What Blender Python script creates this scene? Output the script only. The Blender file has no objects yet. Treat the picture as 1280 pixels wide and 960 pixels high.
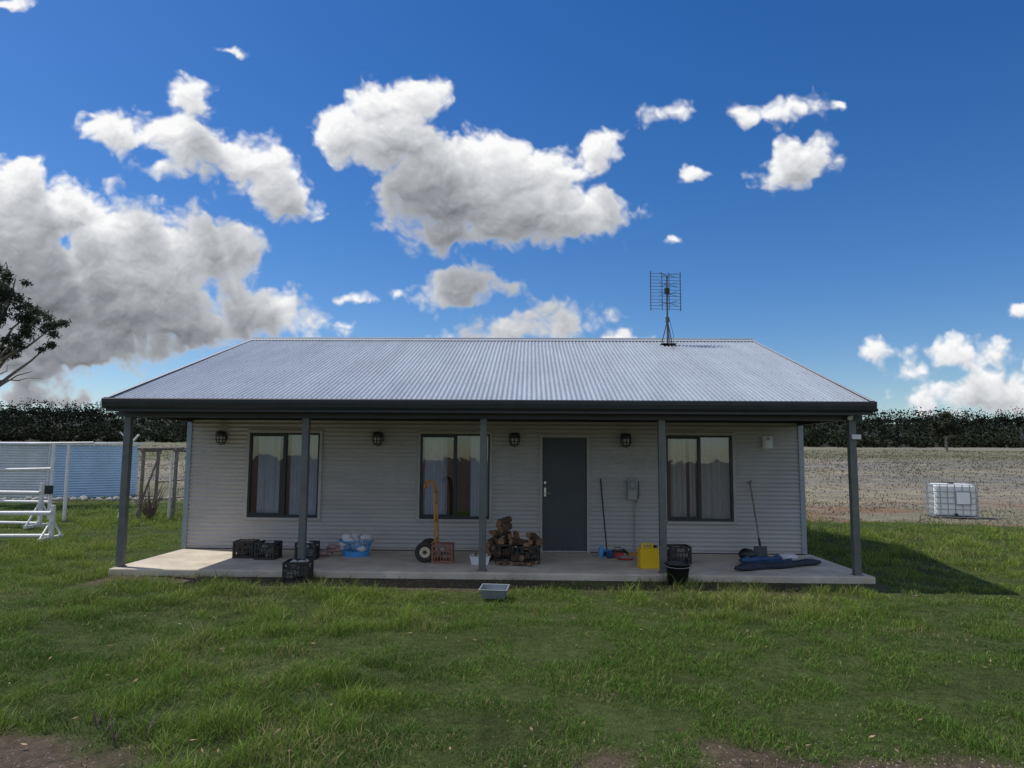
import bpy, math, random
import numpy as np
from mathutils import Vector, Matrix, Euler
random.seed(7); rng=np.random.default_rng(11)
scene=bpy.context.scene
R=math.radians

# ------------------------------------------------------------------ materials
def newmat(name):
    m=bpy.data.materials.new(name); m.use_nodes=True
    nt=m.node_tree; nt.nodes.clear(); return m,nt
def N(nt,t,**kw):
    n=nt.nodes.new(t)
    for k,v in kw.items(): setattr(n,k,v)
    return n
def mat(name,col,rough=.6,metal=0.,var=.18,scale=6.,bump=0.,bscale=60.,streak=None,spec=.5,dirt=0.,dirtcol=(.12,.09,.06)):
    m,nt=newmat(name); L=nt.links
    out=N(nt,'ShaderNodeOutputMaterial'); p=N(nt,'ShaderNodeBsdfPrincipled')
    L.new(p.outputs[0],out.inputs[0])
    tc=N(nt,'ShaderNodeTexCoord'); mp=N(nt,'ShaderNodeMapping'); L.new(tc.outputs['Object'],mp.inputs[0])
    if streak: mp.inputs['Scale'].default_value=streak
    nz=N(nt,'ShaderNodeTexNoise'); nz.inputs['Scale'].default_value=scale; nz.inputs['Detail'].default_value=6; nz.inputs['Roughness'].default_value=.62
    L.new(mp.outputs[0],nz.inputs['Vector'])
    cr=N(nt,'ShaderNodeValToRGB'); e=cr.color_ramp.elements
    e[0].position=.3; e[1].position=.7
    e[0].color=(*[c*(1-var) for c in col],1); e[1].color=(*[min(1,c*(1+var)) for c in col],1)
    L.new(nz.outputs[0],cr.inputs[0]); last=cr.outputs[0]
    if dirt>0:
        n2=N(nt,'ShaderNodeTexNoise'); n2.inputs['Scale'].default_value=1.7; n2.inputs['Detail'].default_value=8; n2.inputs['Roughness'].default_value=.7
        L.new(tc.outputs['Object'],n2.inputs['Vector'])
        mr=N(nt,'ShaderNodeMapRange'); mr.inputs[1].default_value=.45; mr.inputs[2].default_value=.75; mr.inputs[4].default_value=dirt
        L.new(n2.outputs[0],mr.inputs[0])
        mx=N(nt,'ShaderNodeMix',data_type='RGBA'); L.new(mr.outputs[0],mx.inputs[0]); L.new(last,mx.inputs[6]); mx.inputs[7].default_value=(*dirtcol,1)
        last=mx.outputs[2]
    L.new(last,p.inputs['Base Color'])
    p.inputs['Roughness'].default_value=rough; p.inputs['Metallic'].default_value=metal
    p.inputs['Specular IOR Level'].default_value=spec
    if bump>0:
        nb=N(nt,'ShaderNodeTexNoise'); nb.inputs['Scale'].default_value=bscale; nb.inputs['Detail'].default_value=4
        L.new(tc.outputs['Object'],nb.inputs['Vector'])
        b=N(nt,'ShaderNodeBump'); b.inputs['Strength'].default_value=bump; b.inputs['Distance'].default_value=.02
        L.new(nb.outputs[0],b.inputs['Height']); L.new(b.outputs[0],p.inputs['Normal'])
    return m
def attrmat(name,attr='col',trans=.3,rough=.6,spec=.2):
    m,nt=newmat(name); L=nt.links
    out=N(nt,'ShaderNodeOutputMaterial'); p=N(nt,'ShaderNodeBsdfPrincipled')
    a=N(nt,'ShaderNodeAttribute'); a.attribute_name=attr
    L.new(a.outputs['Color'],p.inputs['Base Color']); p.inputs['Roughness'].default_value=rough; p.inputs['Specular IOR Level'].default_value=spec
    t=N(nt,'ShaderNodeBsdfTranslucent'); L.new(a.outputs['Color'],t.inputs[0])
    mx=N(nt,'ShaderNodeMixShader'); mx.inputs[0].default_value=trans
    L.new(p.outputs[0],mx.inputs[1]); L.new(t.outputs[0],mx.inputs[2]); L.new(mx.outputs[0],out.inputs[0])
    return m

M={}
M['wall']=mat('wall_cladding',(.465,.445,.43),.42,0,.07,.9,streak=(1,1,5),dirt=.2,dirtcol=(.33,.30,.27))
M['roof']=mat('roof_steel',(.37,.41,.445),.40,.15,.12,1.2,streak=(3,.35,1),dirt=.2,dirtcol=(.28,.30,.32))
M['cap']=mat('ridge_cap',(.38,.41,.44),.45,.15,.08,3)
M['dark']=mat('dark_trim',(.03,.036,.04),.4,.0,.2,4)
M['soffit']=mat('soffit',(.26,.24,.22),.7,0,.1,3)
M['post']=mat('post_paint',(.12,.128,.125),.5,.1,.2,7,dirt=.35,dirtcol=(.2,.18,.15))
M['corner']=mat('corner_flashing',(.30,.35,.40),.4,.2,.1,4)
M['wtrim']=mat('window_trim',(.42,.40,.375),.5,0,.1,5)
M['frame']=mat('aluminium_frame',(.035,.04,.045),.4,.3,.15,8)
M['door']=mat('door_paint',(.052,.060,.070),.5,0,.12,4,dirt=.12)
M['concrete']=mat('concrete',(.58,.51,.41),.85,0,.2,2.2,bump=.3,bscale=70,dirt=.5,dirtcol=(.33,.25,.17))
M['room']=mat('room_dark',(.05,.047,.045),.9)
M['curtain']=mat('curtain',(.60,.65,.74),.9,0,.1,8)
M['curtain2']=mat('curtain_beige',(.58,.56,.55),.9,0,.1,8)
M['chrome']=mat('chrome',(.6,.6,.6),.25,1,.05)
M['black']=mat('black_plastic',(.014,.014,.015),.4,0,.3,10)
M['blackdusty']=mat('black_crate_plastic',(.018,.017,.017),.5,0,.4,10,dirt=.3,dirtcol=(.06,.05,.04))
M['white']=mat('white_paint',(.72,.73,.73),.45,0,.08,5,dirt=.3,dirtcol=(.45,.40,.34))
M['whitecloth']=mat('white_cloth',(.62,.62,.64),.9,0,.1,9,bump=.5,bscale=25)
M['pinkcloth']=mat('pink_cloth',(.38,.25,.25),.9,0,.2,9,bump=.5,bscale=25)
M['blue']=mat('blue_plastic',(.06,.30,.66),.35,0,.12,6)
M['bluefab']=mat('blue_tarp',(.028,.085,.20),.6,0,.45,9,bump=.7,bscale=18)
M['navy']=mat('navy_canvas',(.028,.032,.048),.8,0,.35,9,bump=.6,bscale=22)
M['orange']=mat('orange_paint',(.50,.22,.05),.5,0,.25,9,dirt=.5,dirtcol=(.18,.10,.06))
M['rubber']=mat('tyre_rubber',(.035,.033,.03),.85,0,.3,20)
M['hub']=mat('wheel_hub',(.55,.47,.34),.6,0,.2,10)
M['redplast']=mat('red_brown_plastic',(.24,.10,.075),.55,0,.25,8)
M['red']=mat('red_plastic',(.45,.05,.03),.45,0,.2,8)
M['yellow']=mat('yellow_plastic',(.80,.50,.012),.42,0,.1,5,dirt=.2,dirtcol=(.4,.25,.04))
M['bark']=mat('bark',(.12,.075,.05),.95,0,.4,14,bump=1,bscale=40)
M['woodend']=mat('split_wood',(.24,.135,.075),.9,0,.4,18,bump=.5,bscale=60)
M['grey']=mat('grey_plastic',(.22,.25,.28),.5,0,.15,7,dirt=.3)
M['lightgrey']=mat('light_grey_box',(.36,.35,.32),.5,0,.12,7)
M['galv']=mat('galvanised_steel',(.38,.40,.42),.45,.7,.2,9)
M['aerial']=mat('aerial_metal',(.10,.105,.11),.5,.4,.2,9)
M['timber']=mat('weathered_timber',(.22,.19,.165),.9,0,.35,12,bump=.6,bscale=40)
M['stone']=mat('stone',(.33,.32,.30),.9,0,.3,7,bump=.8,bscale=15)
M['shed']=mat('shed_steel',(.66,.71,.76),.45,.1,.12,1.2,dirt=.2,dirtcol=(.45,.45,.45))
M['shedside']=mat('shed_steel_blue',(.45,.63,.80),.45,.1,.1,1.2)
M['tote']=mat('tote_plastic',(.88,.89,.90),.35,0,.05,3,dirt=.1,dirtcol=(.6,.6,.55))
M['trunk']=mat('gum_bark',(.20,.17,.14),.9,0,.35,6,bump=.6,bscale=12)
M['lampglass']=mat('lamp_glass',(.50,.46,.40),.4,0,.08,6)
M['hills']=mat('hill_ground',(.018,.021,.013),.95,0,.4,.05)
M['twig']=mat('dead_twig',(.17,.13,.10),.95,0,.3,12)

def glassmat():
    m,nt=newmat('window_glass'); L=nt.links
    out=N(nt,'ShaderNodeOutputMaterial'); t=N(nt,'ShaderNodeBsdfTransparent'); t.inputs[0].default_value=(.78,.83,.86,1)
    g=N(nt,'ShaderNodeBsdfGlossy'); g.inputs['Roughness'].default_value=.015; g.inputs[0].default_value=(.9,.95,1,1)
    tc=N(nt,'ShaderNodeTexCoord'); nz=N(nt,'ShaderNodeTexNoise'); nz.inputs['Scale'].default_value=2.5; L.new(tc.outputs['Object'],nz.inputs[0])
    b=N(nt,'ShaderNodeBump'); b.inputs['Strength'].default_value=.08; b.inputs['Distance'].default_value=.02; L.new(nz.outputs[0],b.inputs['Height']); L.new(b.outputs[0],g.inputs['Normal'])
    f=N(nt,'ShaderNodeFresnel'); f.inputs[0].default_value=1.5
    ad=N(nt,'ShaderNodeMath',operation='MULTIPLY_ADD'); L.new(f.outputs[0],ad.inputs[0]); ad.inputs[1].default_value=1.2; ad.inputs[2].default_value=.08
    mx=N(nt,'ShaderNodeMixShader'); L.new(ad.outputs[0],mx.inputs[0]); L.new(t.outputs[0],mx.inputs[1]); L.new(g.outputs[0],mx.inputs[2])
    L.new(mx.outputs[0],out.inputs[0]); return m
M['glass']=glassmat()

# ------------------------------------------------------------------ mesh builder
class MB:
    def __init__(s): s.v=[];s.f=[];s.m=[];s.sm=[];s.mats=[]
    def mi(s,k):
        if k not in s.mats: s.mats.append(k)
        return s.mats.index(k)
    def add(s,vs,fs,k,smooth=False):
        o=len(s.v); s.v+= [tuple(v) for v in vs]; i=s.mi(k)
        for f in fs: s.f.append([a+o for a in f]); s.m.append(i); s.sm.append(smooth)
    def box(s,x0,x1,y0,y1,z0,z1,k,T=None):
        vs=[(x,y,z) for x in(x0,x1) for y in(y0,y1) for z in(z0,z1)]
        if T is not None: vs=[T@Vector(v) for v in vs]
        s.add(vs,[(0,1,3,2),(4,6,7,5),(0,4,5,1),(2,3,7,6),(0,2,6,4),(1,5,7,3)],k)
    def tube(s,path,rad,n,k,caps=True,smooth=True,T=None):
        P=[Vector(p) for p in path]
        if not hasattr(rad,'__len__'): rad=[rad]*len(P)
        vs=[];fs=[]
        up=None
        for i,p in enumerate(P):
            d=(P[min(i+1,len(P)-1)]-P[max(i-1,0)]).normalized()
            if up is None: up=Vector((0,0,1)) if abs(d.z)<.9 else Vector((1,0,0))
            a=d.cross(up).normalized(); b=a.cross(d).normalized(); up=b
            for j in range(n):
                t=2*math.pi*j/n; vs.append(p+(a*math.cos(t)+b*math.sin(t))*rad[i])
        for i in range(len(P)-1):
            for j in range(n):
                fs.append((i*n+j,i*n+(j+1)%n,(i+1)*n+(j+1)%n,(i+1)*n+j))
        if T is not None: vs=[T@v for v in vs]
        s.add(vs,fs,k,smooth)
        if caps:
            s.add([vs[j] for j in range(n)],[tuple(range(n))],k); s.add([vs[-n+j] for j in range(n)],[tuple(range(n))],k)
    def lathe(s,prof,c,n,k,T=None,sx=1,sy=1,jit=0):
        vs=[];fs=[]
        for r,z in prof:
            for j in range(n):
                t=2*math.pi*j/n; q=1+random.uniform(-jit,jit)
                vs.append(Vector((c[0]+r*sx*q*math.cos(t),c[1]+r*sy*q*math.sin(t),c[2]+z)))
        for i in range(len(prof)-1):
            for j in range(n): fs.append((i*n+j,i*n+(j+1)%n,(i+1)*n+(j+1)%n,(i+1)*n+j))
        if T is not None: vs=[T@v for v in vs]
        s.add(vs,fs,k,True)
    def blob(s,c,r,k,jit=.15,n=10,T=None):
        prof=[(max(.001,math.sin(math.pi*i/7)),-math.cos(math.pi*i/7)) for i in range(8)]
        vs=[];fs=[]
        for a,z in prof:
            for j in range(n):
                t=2*math.pi*j/n; q=1+random.uniform(-jit,jit)
                v=Vector((c[0]+a*r[0]*q*math.cos(t),c[1]+a*r[1]*q*math.sin(t),c[2]+z*r[2]*q)); vs.append(T@v if T is not None else v)
        for i in range(7):
            for j in range(n): fs.append((i*n+j,i*n+(j+1)%n,(i+1)*n+(j+1)%n,(i+1)*n+j))
        s.add(vs,fs,k,True)
    def obj(s,name,parent=None,bevel=0,loc=None,rotz=0):
        me=bpy.data.meshes.new(name); me.from_pydata(s.v,[],s.f)
        for k in s.mats: me.materials.append(M[k])
        me.polygons.foreach_set('material_index',s.m); me.polygons.foreach_set('use_smooth',s.sm); me.update()
        o=bpy.data.objects.new(name,me); scene.collection.objects.link(o)
        if parent: o.parent=parent
        if loc: o.location=loc
        o.rotation_euler[2]=rotz
        if bevel:
            b=o.modifiers.new('bevel','BEVEL'); b.width=bevel; b.segments=2; b.limit_method='ANGLE'; b.angle_limit=R(50)
        return o
def empty(name,loc=(0,0,0)):
    e=bpy.data.objects.new(name,None); e.empty_display_size=.3; e.location=loc; scene.collection.objects.link(e); return e

# ------------------------------------------------------------------ numpy noise
def vn(x,y,seed=0):
    ix=np.floor(x);iy=np.floor(y);fx=x-ix;fy=y-iy
    fx=fx*fx*(3-2*fx);fy=fy*fy*(3-2*fy)
    def h(a,b):
        n=np.sin(a*127.1+b*311.7+seed*74.7)*43758.5453; return n-np.floor(n)
    return (h(ix,iy)*(1-fx)+h(ix+1,iy)*fx)*(1-fy)+(h(ix,iy+1)*(1-fx)+h(ix+1,iy+1)*fx)*fy
def fbm(x,y,seed=0,o=4):
    t=0;a=.5;s=0
    for i in range(o): t=t+a*vn(x*2**i,y*2**i,seed+i*3.1);s+=a;a*=.5
    return t/s
def worley(x,y,seed=0):
    ix=np.floor(x);iy=np.floor(y);best=np.full(x.shape,9.)
    for a in(-1,0,1):
        for b in(-1,0,1):
            cx=ix+a;cy=iy+b
            n1=np.sin(cx*127.1+cy*311.7+seed*17.3)*43758.5453; n1-=np.floor(n1)
            n2=np.sin(cx*269.5+cy*183.3+seed*31.7)*43758.5453; n2-=np.floor(n2)
            best=np.minimum(best,(cx+n1-x)**2+(cy+n2-y)**2)
    return np.sqrt(best)
def sst(a,b,x):
    t=np.clip((x-a)/(b-a),0,1); return t*t*(3-2*t)
def H(x,y):
    x=np.asarray(x,float);y=np.asarray(y,float)
    z=-.10+(fbm(x*.6,y*.6,5)-.5)*.07*sst(0,1,np.abs(y-10.6)*.5)
    yy=np.maximum(0,y-25); z=z+.024*np.minimum(yy,300)-.024*12*(1-np.exp(-np.minimum(yy,300)/12))*.6
    z=z+(fbm(x*.02,y*.02,9)-.5)*1.2*sst(35,150,y)
    far=sst(335,420,y); z=z*(1-far)+(-2)*far
    return z
def zone(x,y):
    """returns dirt mask, green mask"""
    w=(fbm(x*.5,y*.5,21)-.5)
    w2=(fbm(x*2.2,y*2.2,33)-.5)
    bnd=np.where(x>0,20.5,27.)+w*7
    green=1-sst(-.8,.8,y-bnd)
    d=np.zeros_like(x)
    def el(cx,cy,rx,ry,s=1.):
        q=np.sqrt(((x-cx)/rx)**2+((y-cy)/ry)**2)+w2*1.5+w*.6
        return s*(1-sst(.6,1.15,q))
    d=np.maximum(d,el(-3.3,4.3,.9,.45)); d=np.maximum(d,el(1.9,4.35,1.5,.5)); d=np.maximum(d,el(-.6,3.7,1.3,.4,.6))
    d=np.maximum(d,1-sst(3.3,3.9,y+w2*.8+w*.8))      # bare ground added out of view to cut green in window reflections and bounce
    strip=(1-sst(.2,.75,np.abs(y-10.5)+w2*.9+w*.5))*((x>-6.3)&(x<5.2))*(.9-.35*sst(0,4,x))
    d=np.maximum(d,strip); 
    return np.clip(d,0,1),green

# ------------------------------------------------------------------ ground
def axis(lo,hi,step,far,grow):
    a=list(np.arange(lo,hi+1e-6,step)); s=step; v=hi
    while v<far: s*=grow; v+=s; a.append(v)
    s=step; v=lo
    while v>-far if lo>-far else False:
        s*=grow; v-=s; a.insert(0,v)
    return np.array(a)
xs=axis(-13,13,.13,2500,1.12)
ys=axis(3,28,.13,2600,1.07); ys=ys[ys>-300]
X,Y=np.meshgrid(xs,ys); Z=H(X,Y)
nx,ny=len(xs),len(ys)
vs=np.stack([X,Y,Z],-1).reshape(-1,3)
idx=np.arange(nx*ny).reshape(ny,nx)
fs=np.stack([idx[:-1,:-1],idx[:-1,1:],idx[1:,1:],idx[1:,:-1]],-1).reshape(-1,4)
def rawmesh(name,vs,loops,starts,mats,col=None,smooth=False,parent=None):
    me=bpy.data.meshes.new(name)
    me.vertices.add(len(vs)); me.vertices.foreach_set('co',np.ascontiguousarray(vs,dtype=np.float32).ravel())
    me.loops.add(len(loops)); me.loops.foreach_set('vertex_index',loops.astype(np.int32))
    me.polygons.add(len(starts)); me.polygons.foreach_set('loop_start',starts.astype(np.int32))
    me.polygons.foreach_set('use_smooth',np.full(len(starts),smooth))
    me.update(calc_edges=True)
    if col is not None:
        a=me.attributes.new('col','FLOAT_COLOR','POINT'); c=np.ones((len(vs),4),np.float32); c[:,:col.shape[1]]=col; a.data.foreach_set('color',c.ravel())
    for k in mats: me.materials.append(k)
    o=bpy.data.objects.new(name,me); scene.collection.objects.link(o)
    if parent: o.parent=parent
    return o
def lerp(a,b,t): return a+(b-a)*t[...,None]
d,g=zone(X,Y)
green=np.array([.055,.072,.022]); dirt=np.array([.10,.075,.054]); field=np.array([.215,.19,.15]); red=np.array([.19,.115,.075]); grey=np.array([.165,.155,.14]); straw=np.array([.28,.25,.165])
c=np.zeros(X.shape+(3,))+field
f1=fbm(X*.06,Y*.12,40); f2=fbm(X*.25,Y*.5,44); f3=fbm(X*.012,Y*.03,47)
c=lerp(c,c*0+grey,sst(.4,.6,f1)); c=lerp(c,c*0+straw,sst(.5,.68,f2)*.6)
c=lerp(c,c*0+np.array([.12,.13,.06]),sst(.45,.62,f3)*.6)
rd=sst(18,21,Y)*(1-sst(27,33,Y+(f2-.5)*10))*sst(6,10,X)*sst(.38,.52,f2*.6+f1*.4+.04)
c=lerp(c,c*0+red,rd*.9)
c=lerp(c,c*0+green,g)
c=lerp(c,c*0+dirt,d)
gm,nt=newmat('ground_soil'); L=nt.links
out=N(nt,'ShaderNodeOutputMaterial'); p=N(nt,'ShaderNodeBsdfPrincipled'); p.inputs['Roughness'].default_value=.95; p.inputs['Specular IOR Level'].default_value=.1
L.new(p.outputs[0],out.inputs[0]); a=N(nt,'ShaderNodeAttribute'); a.attribute_name='col'; tc=N(nt,'ShaderNodeTexCoord')
last=a.outputs['Color']
for sc,lo,hi in((1.1,.72,1.3),(9,.65,1.4),(60,.6,1.4)):
    nz=N(nt,'ShaderNodeTexNoise'); nz.inputs['Scale'].default_value=sc; nz.inputs['Detail'].default_value=5; nz.inputs['Roughness'].default_value=.7
    L.new(tc.outputs['Object'],nz.inputs['Vector'])
    mr=N(nt,'ShaderNodeMapRange'); mr.inputs[1].default_value=.3; mr.inputs[2].default_value=.7; mr.inputs[3].default_value=lo; mr.inputs[4].default_value=hi
    L.new(nz.outputs[0],mr.inputs[0]); vm=N(nt,'ShaderNodeVectorMath',operation='SCALE'); L.new(last,vm.inputs[0]); L.new(mr.outputs[0],vm.inputs['Scale']); last=vm.outputs[0]
L.new(last,p.inputs['Base Color'])
nb=N(nt,'ShaderNodeTexNoise'); nb.inputs['Scale'].default_value=14; nb.inputs['Detail'].default_value=8; nb.inputs['Roughness'].default_value=.7; L.new(tc.outputs['Object'],nb.inputs['Vector'])
b=N(nt,'ShaderNodeBump'); b.inputs['Strength'].default_value=.8; b.inputs['Distance'].default_value=.06; L.new(nb.outputs[0],b.inputs['Height']); L.new(b.outputs[0],p.inputs['Normal'])
rawmesh('ground',vs,fs.ravel(),np.arange(len(fs))*4,[gm],c.reshape(-1,3),True)

# ------------------------------------------------------------------ grass
def blades(px,py,pz,h,w,lean,az,face):
    n=len(px); ca,sa=np.cos(az),np.sin(az); cf,sf=np.cos(face),np.sin(face)
    def pt(t,side,wd):
        l=lean*t*t
        return np.stack([px+ca*l+cf*w*wd*side,py+sa*l+sf*w*wd*side,pz+h*t*(1-.25*t*np.minimum(1,lean/np.maximum(h,1e-4)))],-1)
    V=np.stack([pt(0,-.5,1),pt(0,.5,1),pt(.55,.5,.8),pt(.55,-.5,.8),pt(1,0,0)],1).reshape(-1,3)
    b0=np.arange(n)*5
    Lp=np.stack([b0,b0+1,b0+2,b0+3,b0+3,b0+2,b0+4],-1).ravel()
    st=np.stack([np.arange(n)*7,np.arange(n)*7+4],-1).ravel()
    return V,Lp,st
PX=[];PY=[];SC=[]
for y0,y1,den,sc in((3.4,6.5,3800,1.),(6.5,9,2600,1.15),(9,12,1600,1.4),(12,16,750,1.9),(16,22,400,2.5),(22,31,180,3.4)):
    hw=.76*y1+.8; n=int((y1-y0)*2*hw*den)
    y=rng.uniform(y0,y1,n); x=rng.uniform(-hw,hw,n); k=np.abs(x+.03*y)<.76*y+.8
    PX.append(x[k]);PY.append(y[k]);SC.append(np.full(k.sum(),sc))
px=np.concatenate(PX);py=np.concatenate(PY);sc=np.concatenate(SC)
d,g=zone(px,py)
cl=fbm(px*3.1,py*3.1,60); big=fbm(px*.45,py*.45,63); tuft=1-worley(px*1.6,py*1.6,5)*1.5
keep=(rng.random(len(px))<(1-d*.95)*g*(.3+.95*sst(.3,.6,cl)))
keep&=~((px>-6.36)&(px<5.1)&(py>10.78)&(py<19.6))
px,py,sc,cl,big,d,tuft=px[keep],py[keep],sc[keep],cl[keep],big[keep],d[keep],tuft[keep]
n=len(px); 
h=(.022+.06*rng.random(n)**1.4)*(.5+1.4*sst(.35,.75,cl))*(.7+.7*sst(.4,.7,big))*(1+.9*sst(.4,.9,tuft)*sst(.42,.52,big))*(1+.12*(sc-1))*(1-.4*d)
tall=rng.random(n)<.006; h[tall]*=1.9
w=(.0035+.003*rng.random(n))*sc
V,Lp,st=blades(px,py,H(px,py)-.004,h,w,h*rng.uniform(.2,1.1,n),rng.uniform(0,6.283,n),rng.uniform(0,3.1416,n))
ga=np.array([.115,.225,.032]); gb=np.array([.25,.33,.055]); gd=np.array([.042,.110,.020]); gs=np.array([.40,.35,.16])
t=rng.random(n); c=np.zeros((n,3))+ga
patch=fbm(px*1.1,py*1.1,77)
c=lerp(c,c*0+gb,np.clip(sst(.42,.62,big)*.45+sst(6.5,11,py)*.5+rng.random(n)*.4-.15,0,1)); c=lerp(c,c*0+gd,np.clip((1-sst(.32,.52,cl))*.6+(1-sst(.3,.5,patch))*.5,0,.9)*(1-.4*sst(7,11,py)))
s_=(rng.random(n)<.07+.28*sst(.55,.7,fbm(px*.9,py*.9,71))+.3*d); c[s_]=gs*rng.uniform(.6,1.1,(s_.sum(),1))
c*=rng.uniform(.75,1.25,(n,1))
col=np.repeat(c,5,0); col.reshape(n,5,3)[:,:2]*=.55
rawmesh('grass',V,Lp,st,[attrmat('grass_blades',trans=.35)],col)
# dry pasture tussocks
n=110000; y=20+rng.random(n)**1.6*170; x=rng.uniform(-1,1,n)*(.8*y+4)
d,g=zone(x,y); cl=fbm(x*.7,y*.7,81); k=(rng.random(n)>g)&(rng.random(n)<sst(.4,.6,cl)+.12)
x,y,cl=x[k],y[k],cl[k]; n=len(x); s=y/25
V,Lp,st=blades(x,y,H(x,y)-.02,(.04+.08*rng.random(n))*np.sqrt(s),(.016+.03*rng.random(n))*s,.12*rng.random(n)*s,rng.uniform(0,6.28,n),rng.uniform(-.7,.7,n))
pf=fbm(x*.05,y*.1,48)
c=np.zeros((n,3))+np.array([.27,.24,.17]); r=rng.random(n); c[r<.25]=np.array([.17,.155,.12]); c[(r>.3)&(r<.42+.4*sst(.45,.6,pf))]=np.array([.12,.14,.055])
c*=rng.uniform(.75,1.15,(n,1)); rawmesh('dry_pasture_grass',V,Lp,st,[attrmat('dry_grass',trans=.2)],np.repeat(c,5,0))

def quads(C,size,asp,flat=0.,droop=0.):
    n=len(C); a=rng.normal(size=(n,3)); a[:,2]-=droop; a/=np.linalg.norm(a,axis=1,keepdims=True)
    b=rng.normal(size=(n,3)); b=np.cross(a,b); b/=np.linalg.norm(b,axis=1,keepdims=True)
    if flat: a[:,2]*=1-flat; b[:,2]*=1-flat
    a=a*size[:,None]*.5; b=b*size[:,None]*asp*.5
    V=np.stack([C-a,C-b,C+a,C+b],1).reshape(-1,3); Lp=np.arange(4*n); return V,Lp,np.arange(n)*4
# fallen leaves
n=650; x=rng.uniform(-7,7,n); y=3.9+rng.random(n)**1.5*7
C=np.stack([x,y,H(x,y)+rng.uniform(.01,.06,n)],-1)
V,Lp,st=quads(C,rng.uniform(.03,.075,n),.32,.6); c=np.array([.28,.19,.11])*rng.uniform(.4,1.5,(n,1))
rawmesh('fallen_leaves',V,Lp,st,[attrmat('dead_leaf',trans=.1)],np.repeat(c,4,0))
# gravel
mb=MB()
for i in range(1100):
    cx,cy,rx,ry=random.choice([(-3.3,4.25,.8,.4),(1.9,4.3,1.3,.5),(1.9,4.3,1.3,.5)])
    x=random.gauss(cx,rx*.6);y=random.gauss(cy,ry*.6)
    if y<3.5: continue
    r=random.uniform(.004,.012); z=float(H(x,y)); q=[Vector((x+r*random.uniform(.6,1.2)*a,y+r*random.uniform(.6,1.2)*b_,z+r*.6*c_)) for a,b_,c_ in((1,0,0),(0,1,0),(-1,0,0),(0,-1,0),(0,0,1),(0,0,-1))]
    mb.add(q,[(0,1,4),(1,2,4),(2,3,4),(3,0,4),(1,0,5),(2,1,5),(3,2,5),(0,3,5)],'timber')
mb.obj('gravel')

# ------------------------------------------------------------------ hills + distant trees
hx=np.linspace(-900,900,181); hy=np.linspace(300,700,41); HX,HY=np.meshgrid(hx,hy)
def HH(x,y):
    r=(fbm(x*.006+4,y*.004,90,3)-.5)
    top=20.5+r*18+5*sst(-150,-420,x)
    return 5.5+(top-5.5)*sst(305,450,y)*(1-.3*sst(480,700,y))-2.5*(1-sst(300,312,y))
HZ=HH(HX,HY); idx=np.arange(HX.size).reshape(HX.shape)
fs=np.stack([idx[:-1,:-1],idx[:-1,1:],idx[1:,1:],idx[1:,:-1]],-1).reshape(-1,4)
rawmesh('hills',np.stack([HX,HY,HZ],-1).reshape(-1,3),fs.ravel(),np.arange(len(fs))*4,[M['hills']],None,True)
nt_=6600; tx=rng.uniform(-430,430,nt_); ty=rng.uniform(308,480,nt_); nf=1000; ty[:nf]=255+55*rng.random(nf)**.45
tx=tx*(ty/400)*1.05
clus=fbm(tx*.035,ty*.05,97)
keepf=np.ones(nt_,bool); keepf[:nf]=(clus[:nf]>.47)&(rng.random(nf)<.9)
th=3.0+9.0*rng.random(nt_)**2.4; th[:nf]*=.85; tr=th*rng.uniform(.25,.55,nt_)+.6; tz=HH(tx,ty); tz[:nf]=H(tx[:nf],ty[:nf])
tx,ty,th,tr,tz=tx[keepf],ty[keepf],th[keepf],tr[keepf],tz[keepf]; nt_=len(tx)
q=34; o=rng.normal(size=(nt_,q,3)); o/=np.linalg.norm(o,axis=2,keepdims=True); o*=rng.random((nt_,q,1))**.4
C=np.stack([tx[:,None]+o[...,0]*tr[:,None],ty[:,None]+o[...,1]*tr[:,None],tz[:,None]+th[:,None]*(.58+.42*o[...,2])],-1)
pat=(.3+1.4*fbm(tx*.025,ty*.04,95))[:,None,None]
shade=pat*rng.uniform(.5,1.35,(nt_,1,1)); hz=sst(300,480,ty)[:,None,None]
cc=(np.array([.021,.026,.015])*(1-hz)+np.array([.019,.025,.020])*hz)*shade*(1+.5*o[...,2:3])*rng.uniform(.75,1.25,(nt_,q,1))  # paints distance haze into far crowns, and lightens each crown upward
V,Lp,st=quads(C.reshape(-1,3),rng.uniform(.6,1.6,nt_*q),.7)
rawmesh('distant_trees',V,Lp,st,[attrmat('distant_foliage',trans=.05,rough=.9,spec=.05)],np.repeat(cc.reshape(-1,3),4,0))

def tree(name,base,trunkpath,branches,clumps,per,lsize,colr,droop=.8,asp=.3):
    e=empty(name,base); mb=MB()
    mb.tube([p[:3] for p in trunkpath],[p[3] for p in trunkpath],9,'trunk')
    for br in branches: mb.tube([p[:3] for p in br],[p[3] for p in br],6,'trunk')
    mb.obj('trunk',e)
    Cs=[];cs=[]
    for (x,y,z,r) in clumps:
        k=int(per*r*r); sub=max(4,int(12*r)); so=rng.normal(size=(sub,3)); so/=np.linalg.norm(so,axis=1,keepdims=True); so*=rng.random((sub,1))**.4*r
        w=so[rng.integers(0,sub,k)]+rng.normal(size=(k,3))*r*.19
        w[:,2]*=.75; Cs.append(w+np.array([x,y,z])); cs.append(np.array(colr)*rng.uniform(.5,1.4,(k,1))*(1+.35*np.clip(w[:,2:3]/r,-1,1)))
    C=np.concatenate(Cs); V,Lp,st=quads(C,rng.uniform(.7,1.3,len(C))*lsize,asp,0,droop)
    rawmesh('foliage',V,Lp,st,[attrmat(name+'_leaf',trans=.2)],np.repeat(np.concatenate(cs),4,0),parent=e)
b0=(-20.9,25,float(H(-20.9,25)))
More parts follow.
